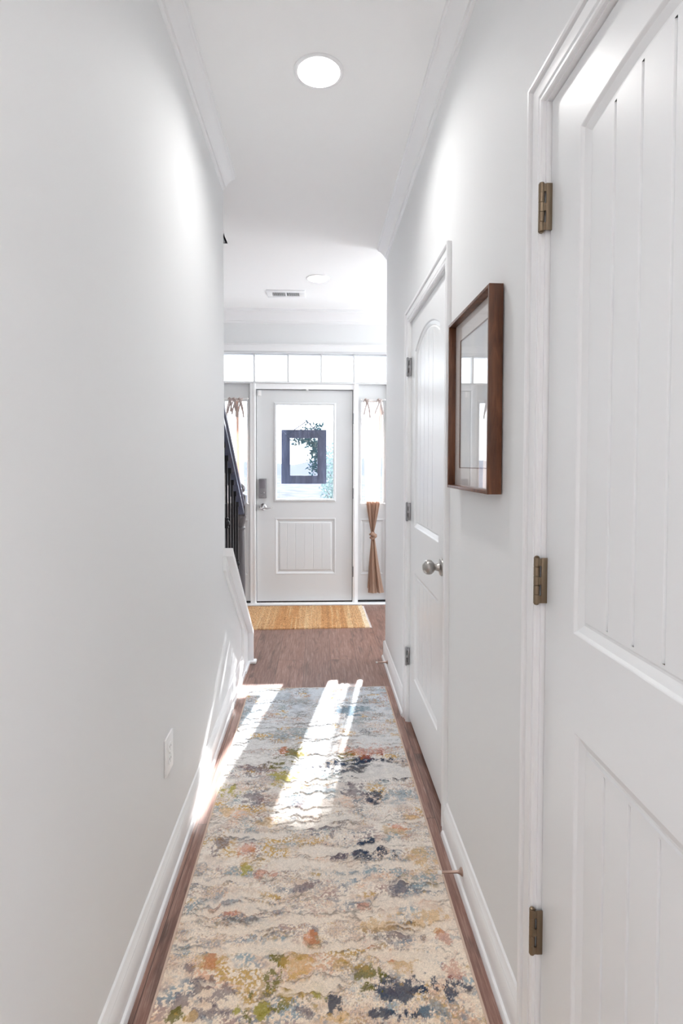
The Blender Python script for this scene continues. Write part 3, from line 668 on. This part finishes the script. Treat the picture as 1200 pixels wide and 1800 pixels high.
# ---- runner rug
PATCH = [('N',0.208,2.320,0.150,0.080),('N',0.374,2.274,0.049,0.042),('N',0.163,2.390,0.102,0.037),('N',0.236,2.116,0.027,0.029),('N',0.235,2.062,0.017,0.022),('N',0.150,1.820,0.083,0.038),('N',0.176,1.838,0.040,0.034),('N',0.208,1.326,0.058,0.024),('N',0.338,1.320,0.053,0.024),('N',0.045,1.293,0.019,0.025),('N',0.168,1.259,0.068,0.018),('N',0.275,1.513,0.013,0.023),('N',0.253,1.256,0.055,0.013),('N',0.158,2.881,0.062,0.054),('B',-0.187,1.550,0.050,0.024),('B',-0.183,2.608,0.084,0.033),('B',0.158,2.881,0.080,0.054),('B',0.327,2.113,0.057,0.037),('B',0.311,1.395,0.030,0.023),('B',0.296,1.260,0.055,0.021),('B',0.008,2.164,0.070,0.038),('B',0.293,1.649,0.036,0.023),('B',-0.273,1.628,0.052,0.030),('B',-0.350,2.822,0.060,0.090),('B',0.262,2.932,0.063,0.070),('B',-0.258,1.906,0.061,0.030),('B',0.117,1.703,0.055,0.028),('P',0.047,1.960,0.064,0.050),('P',0.157,2.161,0.037,0.054),('P',-0.277,2.349,0.085,0.053),('P',-0.246,2.118,0.050,0.044),('P',-0.301,1.361,0.035,0.021),('P',-0.236,1.318,0.037,0.026),('P',-0.342,1.310,0.028,0.020),('P',-0.256,1.278,0.055,0.019),('P',0.006,1.487,0.013,0.029),('P',0.037,1.458,0.013,0.017),('P',0.257,1.650,0.036,0.031),('P',-0.029,1.662,0.032,0.019),('P',0.085,1.806,0.039,0.027),('P',-0.081,2.058,0.018,0.056),('P',0.232,1.486,0.065,0.025),('P',-0.341,1.407,0.024,0.017),('P',-0.107,1.292,0.020,0.019),('P',-0.022,1.274,0.022,0.014),('P',-0.334,1.880,0.028,0.040),('O',-0.139,2.249,0.053,0.049),('O',-0.106,2.449,0.036,0.069),('O',-0.167,2.376,0.046,0.046),('O',-0.346,2.171,0.037,0.034),('O',0.141,2.420,0.042,0.038),('O',-0.113,1.373,0.021,0.050),('O',-0.119,1.294,0.019,0.028),('O',-0.159,1.291,0.011,0.031),('O',-0.072,1.304,0.031,0.028),('O',0.013,1.327,0.020,0.020),('O',0.120,1.363,0.038,0.025),('O',0.127,1.317,0.023,0.015),('O',-0.182,1.288,0.007,0.022),('O',-0.339,1.281,0.020,0.013),('O',-0.101,1.413,0.030,0.026),('O',-0.217,1.742,0.022,0.025),('O',0.456,1.968,0.022,0.019),('G',0.346,1.774,0.058,0.042),('G',0.360,1.973,0.034,0.026),('G',0.276,1.913,0.050,0.024),('G',-0.179,1.976,0.051,0.025),('G',-0.281,1.420,0.033,0.027),('G',0.321,1.521,0.057,0.031),('G',-0.040,1.394,0.046,0.026),('G',0.081,1.388,0.045,0.029),('G',0.219,1.399,0.046,0.033),('G',-0.010,1.460,0.038,0.025),('G',0.171,1.517,0.043,0.019),('G',-0.224,1.793,0.039,0.031),('G',-0.340,2.035,0.035,0.020),('G',-0.310,1.273,0.022,0.011),('G',0.046,1.258,0.041,0.013),('G',-0.052,1.332,0.057,0.030),('R',0.180,1.419,0.047,0.020),('R',0.358,1.367,0.024,0.031),('R',-0.281,1.420,0.015,0.017),('R',-0.015,1.475,0.022,0.018),('R',0.299,1.928,0.030,0.018),('R',0.202,2.466,0.080,0.050),('R',-0.150,2.476,0.021,0.030),('R',-0.246,1.820,0.031,0.027),('R',-0.249,1.585,0.017,0.017),('R',0.142,1.568,0.034,0.016),('R',0.358,1.462,0.019,0.025),('R',-0.159,1.715,0.037,0.024),('R',0.132,1.454,0.032,0.021)]
RX0, RX1, RY0, RY1 = -.402, .409, .74, 3.182
root = thing('runner_rug', (0, (RY0+RY1)/2, 0), 'long abstract runner rug in cream, blue, olive and rust on the hallway floor', 'rug')
nx, ny = 400, 1150
u = np.linspace(RX0, RX1, nx); v = np.linspace(RY0, RY1, ny); X, Y = np.meshgrid(u, v)
warpx = (fbm(X*14, Y*14, 3)-.5)*.06; warpy = (fbm(X*14, Y*14, 9)-.5)*.05
n_f = fbm(X*60, Y*60, 21, 3); n_m = fbm(X*18, Y*26, 31, 4); speck = fbm(X*170, Y*170, 41, 2); hs = fbm(X*9, Y*34, 51, 4); vs_ = fbm(X*44, Y*10, 57, 3)
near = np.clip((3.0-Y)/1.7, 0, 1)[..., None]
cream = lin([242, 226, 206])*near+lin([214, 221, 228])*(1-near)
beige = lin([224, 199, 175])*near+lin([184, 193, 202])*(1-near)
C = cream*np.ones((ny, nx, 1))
def mixin(C, col, a): a = np.clip(a, 0, 1)[..., None]; return C*(1-a)+col*a
C = mixin(C, beige, (n_m-.46)*5*.8)
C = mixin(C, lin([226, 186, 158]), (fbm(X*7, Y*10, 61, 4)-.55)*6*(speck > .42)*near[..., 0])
C = mixin(C, lin([186, 160, 150]), (fbm(X*10, Y*16, 71, 4)-.54)*6*(speck > .5))
C = mixin(C, lin([150, 152, 156]), (fbm(X*12, Y*22, 81, 4)-.55)*6*(speck > .47))
C = mixin(C, lin([160, 172, 176]), (fbm(X*11, Y*15, 91, 4)-.57)*6*(speck > .45))
C = mixin(C, lin([205, 170, 110]), (fbm(X*12, Y*16, 101, 4)-.61)*7*(speck > .48))
ix = np.floor(X/.0028).astype(np.int64); iy = np.floor(Y/.0030).astype(np.int64)
kh = (ix*374761393+iy*668265263) & 0x7fffffff; kh = ((kh ^ (kh >> 13))*1274126177) & 0x7fffffff; kh = kh ^ (kh >> 16)
knot = (kh & 0xfff)/4095.; pick = (kh >> 12) & 7
mask = np.clip((fbm(X*8, Y*14, 301, 4)-.40)*5, 0, 1)
for q, c_ in enumerate([[172, 128, 104], [140, 150, 160], [206, 176, 120], [150, 128, 128], [236, 220, 204]]):
    C = mixin(C, lin(c_), (pick == q)*(knot > .35)*mask*.5)
PC = {'N': [40, 58, 82], 'B': [128, 148, 160], 'P': [100, 86, 96], 'O': [116, 110, 44], 'G': [206, 164, 92], 'R': [196, 104, 66]}
rngp = random.Random(4)
for i, (k, px, pyy, rx, ry) in enumerate(PATCH):
    rx *= 1.0; ry *= 1.0
    d = np.sqrt(((X+warpx-px)/rx)**2+((Y+warpy-pyy)/ry)**2)
    a = 1.32-d+(n_f-.5)*2.4+(hs-.5)*.9+(vs_-.5)*1.3
    st = {'N': .85, 'B': .6, 'P': .65, 'O': .85, 'G': .5, 'R': .48}[k]
    a = np.clip(a*2.2, 0, 1)*st*np.clip((np.clip(a*.95, 0, 1)*1.3-knot)*4+.15, 0, 1)
    if d.min() > 3: continue
    c = lin(PC[k])*(.85+.3*rngp.random())
    if k == 'O' and i % 3 == 1: c = lin([168, 158, 72])
    C = mixin(C, c, a)
# eroded horizontal ridges: flat low areas with ragged edges
er = fbm(X*3.6+3, Y*24+(fbm(X*26, Y*10, 5)-.5)*1.3, 111, 4, .55)
low = np.clip((er-.585)*18, 0, 1)
C = mixin(C, cream*np.ones((ny, nx, 1))*.97, low*.85)
edge = np.exp(-((er-.582)/.011)**2)*np.clip((fbm(X*9, Y*20, 131, 3)-.40)*8, 0, 1)
C = mixin(C, lin([104, 96, 88]), edge*.62)  # shade along the ridge edges, painted into the pile colour
er2 = fbm(X*3.5+9, Y*40+(fbm(X*30, Y*12, 15)-.5)*1.6, 211, 3, .5)
edge2 = np.exp(-((er2-.52)/.010)**2)*np.clip((fbm(X*6, Y*14, 231, 3)-.48)*8, 0, 1)
C = mixin(C, lin([118, 112, 108]), edge2*.6)  # painted shade again, along the thin carved lines
C *= (.90+.30*fbm(X*260, Y*260, 151, 2)[..., None])
Z = .0095-low*.0042-edge2*.0022+(fbm(X*190, Y*190, 161, 2)-.5)*.0022+(n_f-.5)*.001
ed = np.minimum(np.minimum(X-RX0, RX1-X), np.minimum(Y-RY0, RY1-Y)); Z = np.where(ed < .004, .006, Z)
Z[0, :] = Z[-1, :] = .0005; Z[:, 0] = Z[:, -1] = .0005
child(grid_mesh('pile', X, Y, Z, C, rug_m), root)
bd = MB(); e = .004
for a in [(RX0-e, RX0+.003, RY0-e, RY1+e), (RX1-.003, RX1+e, RY0-e, RY1+e), (RX0+.003, RX1-.003, RY1-.003, RY1+e), (RX0+.003, RX1-.003, RY0-e, RY0+.003)]:
    bd.box(a[0], a[1], a[2], a[3], .0004, .0085, .0018)
bd.build('binding', bind_m, root)

# ---- jute door mat
JX0, JX1, JY0, JY1 = -.74, .430, 4.352, 5.035
root = thing('jute_mat', ((JX0+JX1)/2, (JY0+JY1)/2, 0), 'tan and cream striped woven jute mat in front of the front door', 'door mat')
nx, ny = 420, 220
u = np.linspace(0, 1, nx); v = np.linspace(0, 1, ny); U, V = np.meshgrid(u, v)
X = JX0+(JX1-JX0)*U+(fbm(V*3, U*2, 7)-.5)*.012+(.5-V)*.012; Y = JY0+(JY1-JY0)*V+(vnoise(U*70, V*0, 9)-.5)*.006*(1-V)-.008*np.sin(U*5)*(1-V)
stripe = fbm(X*62, V*.8, 13, 3); fine = fbm(X*110, V*60, 17, 2)
C = lin([204, 152, 104])*np.ones((ny, nx, 1))
C = mixin(C, lin([228, 196, 152]), (stripe-.54)*5*.6)
C = mixin(C, lin([186, 140, 96]), (.44-stripe)*6*.7)
C = mixin(C, lin([120, 78, 44]), (fbm(X*90, V*40, 23, 2) > .78)*.7)
line = (np.abs(np.sin(X*PI/.0125+.4*np.sin(V*6))) > .80)*np.clip((vnoise(X*11, V*.3, 77)-.45)*8, 0, 1)
C = mixin(C, lin([230, 198, 156]), line*.8)
C = mixin(C, lin([238, 216, 184]), (U > .965)*1.)
C *= (.6+.7*fine[..., None])
Z = .009+.0022*np.abs(np.sin(X*PI/.012))+(fine-.5)*.003+.002*(vnoise(X*8, V*5, 3)-.5)
Z[0, :] = Z[-1, :] = .0006; Z[:, 0] = Z[:, -1] = .0006
child(grid_mesh('weave', X, Y, Z, C, jute_m), root)
for k in range(46):
    y = JY0+.01+(JY1-JY0-.02)*k/45; xx = JX1+(.5-k/45)*.012
    MB().tube([(xx-.004, y, .006), (xx+.010, y+random.uniform(-.003, .003), .003), (xx+.018, y+random.uniform(-.006, .006), .002)], [.0026, .002, .0008], 6).build('fringe', print_m, root)

# ---- curtains
def curtain(cx, side, lab, group='sidelight curtains'):
    yb = YF-.018
    for z in (1.955, .963):
        rod = thing('curtain_rod', (cx, YF, z), ('thin white curtain rod at the %s of the sidelight next to the stair railing' if side < 0 else 'thin white curtain rod at the %s of the sidelight with the knotted curtain') % ('top' if z > 1.5 else 'bottom'), 'curtain rod', 'sidelight curtain rods')
        MB().tube([(cx-.112, yb+.004, z), (cx+.112, yb+.004, z)], .0038, 10).build('rod', plastic, rod)
        for s in (-1, 1):
            MB().lathe([(0, -.009), (.006, -.007), (.009, 0), (.006, .007), (0, .009)], (cx+s*.115, yb+.004, z), 'x', 14, cap=False).build('finial', plastic, rod)
            MB().box(cx+s*.104-.004, cx+s*.104+.004, yb+.006, YF+.0115, z-.006, z+.006, .001).build('bracket', plastic, rod)
    c = thing('curtain', (cx, yb, 1.95), lab, 'curtain', group)
    def sheet(z0, z1, prof, folds, amp, m, name, nseg=150, nz=60, ph=0, ycen=0):
        vs = []; fs = []
        for j in range(nz+1):
            f = j/nz; z = z0+(z1-z0)*f; a, b_, am = prof(f)
            for i in range(nseg+1):
                s = i/nseg; w_ = math.sin(s*PI*2*folds+ph+.9*math.sin(s*9+ph))+.4*math.sin(s*PI*2*folds*2.3+1+ph)
                x = a+(b_-a)*(s+.012*math.sin(s*PI*2*folds*1.0+1.5)); vs.append((x, yb+ycen+am*amp*w_, z))
        for j in range(nz):
            for i in range(nseg): k = j*(nseg+1)+i; fs.append((k, k+1, k+nseg+2, k+nseg+1))
        mb = MB(); mb.add(vs, fs); return mb.build(name, m, c, recalc=False)
    if side > 0:
        def pr(f):   # sheer: from tied top to lower rod
            wd = .088+.016*math.sin(min(1, f*2.2)*PI)*.6-.02*max(0, f-.45)
            return (cx-wd-.004+.012*f, cx+wd+.004-.018*f, .25+.75*min(1, f*4))
        sheet(1.945, .965, pr, 5, .006, sheer_m, 'sheer_panel', ycen=-.004)
        sheet(1.90, .968, lambda f: (cx+.058-.012*f, cx+.088-.022*f, 1), 2, .0025, fold_m, 'edge_fold', 40, ycen=-.013)
        sheet(1.50, .968, lambda f: (cx+.020-.006*f, cx+.040+.012*f, 1), 2, .0025, fold_m, 'edge_fold', 40, ph=1, ycen=-.015)
        sheet(1.16, .968, lambda f: (cx-.056+.002*f, cx-.050+.008*f, 1), 1, .002, fold_m, 'edge_fold', 20, ycen=-.015)
        sheet(1.22, .968, lambda f: (cx-.020+.002*f, cx-.016+.012*f, 1), 1, .002, fold_m, 'edge_fold', 20, ycen=-.017)
        def gp(f): e_ = f**1.2; return (cx-.062+.050*e_, cx+.072-.060*e_, 1-.3*f)
        sheet(.985, .675, gp, 3.5, .008, linen_m, 'gathered_skirt', ycen=-.012)
        sheet(.985, .675, gp, 3, .007, linen_m, 'gathered_skirt', ph=2, ycen=-.003)
        kx = cx+.006
        MB().tube([(kx-.030, yb-.012, .668), (kx-.012, yb-.034, .680), (kx+.012, yb-.034, .660), (kx+.030, yb-.012, .652)], [.012, .021, .021, .012], 12, .8).tube(
            [(kx-.026, yb-.010, .640), (kx-.008, yb-.032, .634), (kx+.014, yb-.032, .650), (kx+.025, yb-.010, .668)], [.012, .020, .019, .012], 12, .8).tube(
            [(kx, yb-.006, .69), (kx, yb-.012, .66), (kx, yb-.008, .62)], [.018, .026, .016], 14, .7).build('knot', linen_m, c)
        def tp(f): e_ = f**.8; return (kx-.016-.034*e_, kx+.016+.092*e_*(.6+.4*f), .6+.6*f)
        sheet(.635, .105, tp, 2.2, .010, linen_m, 'tail', ycen=-.014)
        sheet(.635, .150, lambda f: (kx-.014-.040*f**.8, kx+.010+.040*f**.8, .6+.6*f), 2, .008, linen_m, 'tail', ph=1.3, ycen=-.004)
        ties = (cx-.062, cx+.060)
    else:
        sheet(1.945, .965, lambda f: (cx-.062-.02*min(1, f*2), cx+.066+.012*f, .25+.75*min(1, f*4)), 5, .006, sheer_m, 'sheer_panel', ph=1, ycen=-.004)
        sheet(1.93, .968, lambda f: (cx+.008+.006*f, cx+.030+.014*f, 1), 2, .003, fold_m, 'edge_fold', 40, ycen=-.013)
        sheet(1.93, .968, lambda f: (cx+.010+.006*f, cx+.032+.012*f, 1), 2, .003, fold_m, 'edge_fold', 40, ph=2, ycen=-.018)
        sheet(.985, .60, lambda f: (cx-.046+.036*f, cx+.062-.052*f, 1-.35*f), 6, .007, linen_m, 'gathered_skirt', ycen=-.010)
        ties = (cx-.046, cx-.004, cx+.046)
    rg = random.Random(5+side)
    for tx in ties:
        MB().tube([(tx-.022, yb-.004, 1.947), (tx-.008, yb-.014, 1.958), (tx+.008, yb-.014, 1.944), (tx+.022, yb-.004, 1.956)], [.006, .012, .012, .006], 10, .8).build('tie_knot', tie_m, c)
        for q in range(3 if side > 0 else 4):
            s = -1 if q % 2 else 1; ln = rg.uniform(.10, .19); dx = s*rg.uniform(.010, .045)
            pts = [(tx+s*.004, yb-.016, 1.95)]+[(tx+dx*f+.006*math.sin(f*4+q), yb-.020-.004*q, 1.95-ln*f) for f in (.25, .5, .75, 1)]
            mb = MB(); wv = .0065
            vs = [];
            for p in pts: vs += [(p[0]-wv, p[1], p[2]), (p[0]+wv, p[1], p[2]), (p[0]+wv, p[1]-.0012, p[2]), (p[0]-wv, p[1]-.0012, p[2])]
            fs = [(0, 1, 2, 3), (len(vs)-1, len(vs)-2, len(vs)-3, len(vs)-4)]+[(4*a+b_, 4*a+(b_+1) % 4, 4*a+4+(b_+1) % 4, 4*a+4+b_) for a in range(len(pts)-1) for b_ in range(4)]
            mb.add(vs, fs); mb.build('tie_ribbon', tie_m, c)
curtain(.530, 1, 'sheer tan curtain knotted below the window right of the front door')
curtain(-.769, -1, 'sheer tan curtain with hanging ties on the sidelight left of the front door')

# ---- rustic frame hanging outside the front door glass
fy = YF+.10
root = thing('hanging_frame', (-.128, fy, 1.41), 'weathered grey wooden frame hung on the outside of the front door glass', 'decorative frame')
a0, a1, c0, c1 = -.346, .090, 1.148, 1.672; i0, i1, k0, k1 = -.262, .004, 1.228, 1.592
for q in ([(a0, c0), (a1, c0), (i1, k0), (i0, k0)], [(a0, c1), (a1, c1), (i1, k1), (i0, k1)], [(a0, c0), (i0, k0), (i0, k1), (a0, c1)], [(a1, c0), (i1, k0), (i1, k1), (a1, c1)]):
    cx_, cz_ = sum(p[0] for p in q)/4, sum(p[1] for p in q)/4
    q = [(cx_+(p[0]-cx_)*.9993, cz_+(p[1]-cz_)*.9993) for p in q]
    MB().prism(q, 'y', fy, fy+.022).build('frame_board', grey_wood, root)
MB().tube([(-.305, fy-.004, 1.612), (-.105, fy-.006, 1.752), (-.095, fy-.006, 1.752), (.045, fy-.004, 1.600)], .0042, 8).box(-.10, -.094, fy-.01, YF+.08, 1.748, 1.756).build('wire_hanger', hang_m, root)
def leaf(mb, p, d, ln, wd):
    d = Vector(d).normalized(); sdv = d.cross(Vector((0, 1, .3))).normalized(); nrm = d.cross(sdv)
    p = Vector(p); pts = [p, p+d*ln*.35+sdv*wd+nrm*.002, p+d*ln, p+d*ln*.35-sdv*wd+nrm*.002, p+d*ln*.5+nrm*wd*.4]
    mb.add(pts, [(0, 1, 4), (1, 2, 4), (2, 3, 4), (3, 0, 4)])
rg = random.Random(11); g1 = MB(); g2m = MB()
for path, cnt in (([(-.23, 1.585), (-.12, 1.575), (-.03, 1.56), (-.01, 1.48), (-.02, 1.38), (-.03, 1.26)], 330), ([(-.12, 1.69), (-.03, 1.68), (.05, 1.71)], 44)):
    for k in range(cnt):
        f = rg.random()*(len(path)-1); i = int(f); f -= i
        x = path[i][0]*(1-f)+path[i+1][0]*f; z = path[i][1]*(1-f)+path[i+1][1]*f
        an = rg.uniform(0, 2*PI); leaf(g1 if rg.random() < .7 else g2m, (x+rg.gauss(0, .024), fy+.055+rg.uniform(-.02, .02), z+rg.gauss(0, .024)), (math.cos(an), rg.uniform(-.4, .4), math.sin(an)), rg.uniform(.03, .06), rg.uniform(.005, .011))
    g1.tube([(p[0], fy+.05, p[1]) for p in path], .002, 6)
g1.build('greenery', leaf_m, root, recalc=False)
g2m.build('greenery', leaf2_m, root, recalc=False)

# ================================================================== OUTDOORS beyond the front door
hill_m = mat('hazy_hill', (.115, .121, .15), 1.0, spec=0); bump(hill_m, .3, .3, .2)  # distance haze is put into the base colour
bm_ = MB(); vs = []; NX, NY = 60, 16
for j in range(NY+1):
    for i in range(NX+1):
        x = -60+120*i/NX; y = 70+50*j/NY; z = -.3+3.0*math.sin(PI*j/NY)*(.75+.18*math.sin(x*.23)+.12*math.sin(x*.61+1)); vs.append((x, y, z))
bm_.add(vs, [(j*(NX+1)+i, j*(NX+1)+i+1, (j+1)*(NX+1)+i+1, (j+1)*(NX+1)+i) for j in range(NY) for i in range(NX)])
struct('hill', bm_, hill_m, 'low pale hazy rise on the horizon seen through the front door glass', 'hill')
struct('porch_floor', MB().box(-3, 3, 5.30, 7.9, -.16, -.04), conc_m, 'pale concrete porch outside the front door', 'porch')
struct('porch_roof', MB().box(-3.2, 3.2, 5.30, 7.95, 3.16, 3.28).box(-3.2, 3.2, 7.80, 7.95, 3.125, 3.16), ext_m, 'white porch roof over the front door', 'porch roof')
struct('ground', MB().box(-60, 60, 7.95, 140, -.40, -.20), lawn_m, 'pale sunlit ground seen through the front door glass', 'ground')
def tree(x, y, h, r_, n, lab, name='shrub', m=leaf2_m, seed=1, lf=.07):
    rg = random.Random(seed); root = thing(name, (x, y, -.2), lab, 'shrub' if name == 'shrub' else 'tree')
    st = MB(); st.tube([(x, y, -.2), (x+.02, y, h*.5), (x, y, h*.9)], [.035*h, .02*h, .006], 8)
    for k in range(8):
        a = rg.uniform(0, 2*PI); z = h*rg.uniform(.3, .8); st.tube([(x, y, z), (x+math.cos(a)*r_*.8, y+math.sin(a)*r_*.8, z+.15*h)], [.008*h, .003], 6)
    st.build('trunk', bark_m, root)
    mb = MB()
    for k in range(n):
        a = rg.uniform(0, 2*PI); ph = math.acos(rg.uniform(-1, 1)); q = rg.random()**.4
        p = (x+r_*q*math.sin(ph)*math.cos(a), y+r_*q*math.sin(ph)*math.sin(a), h*.62+h*.42*q*math.cos(ph))
        leaf(mb, p, (rg.gauss(0, 1), rg.gauss(0, 1), rg.gauss(0, 1)), lf*rg.uniform(.6, 1.3), lf*.25)
    mb.build('foliage', m, root, recalc=False)
tree(.30, 9.4, 1.7, .26, 800, 'leafy shrub outside, right of the hanging frame seen through the door glass', seed=3)
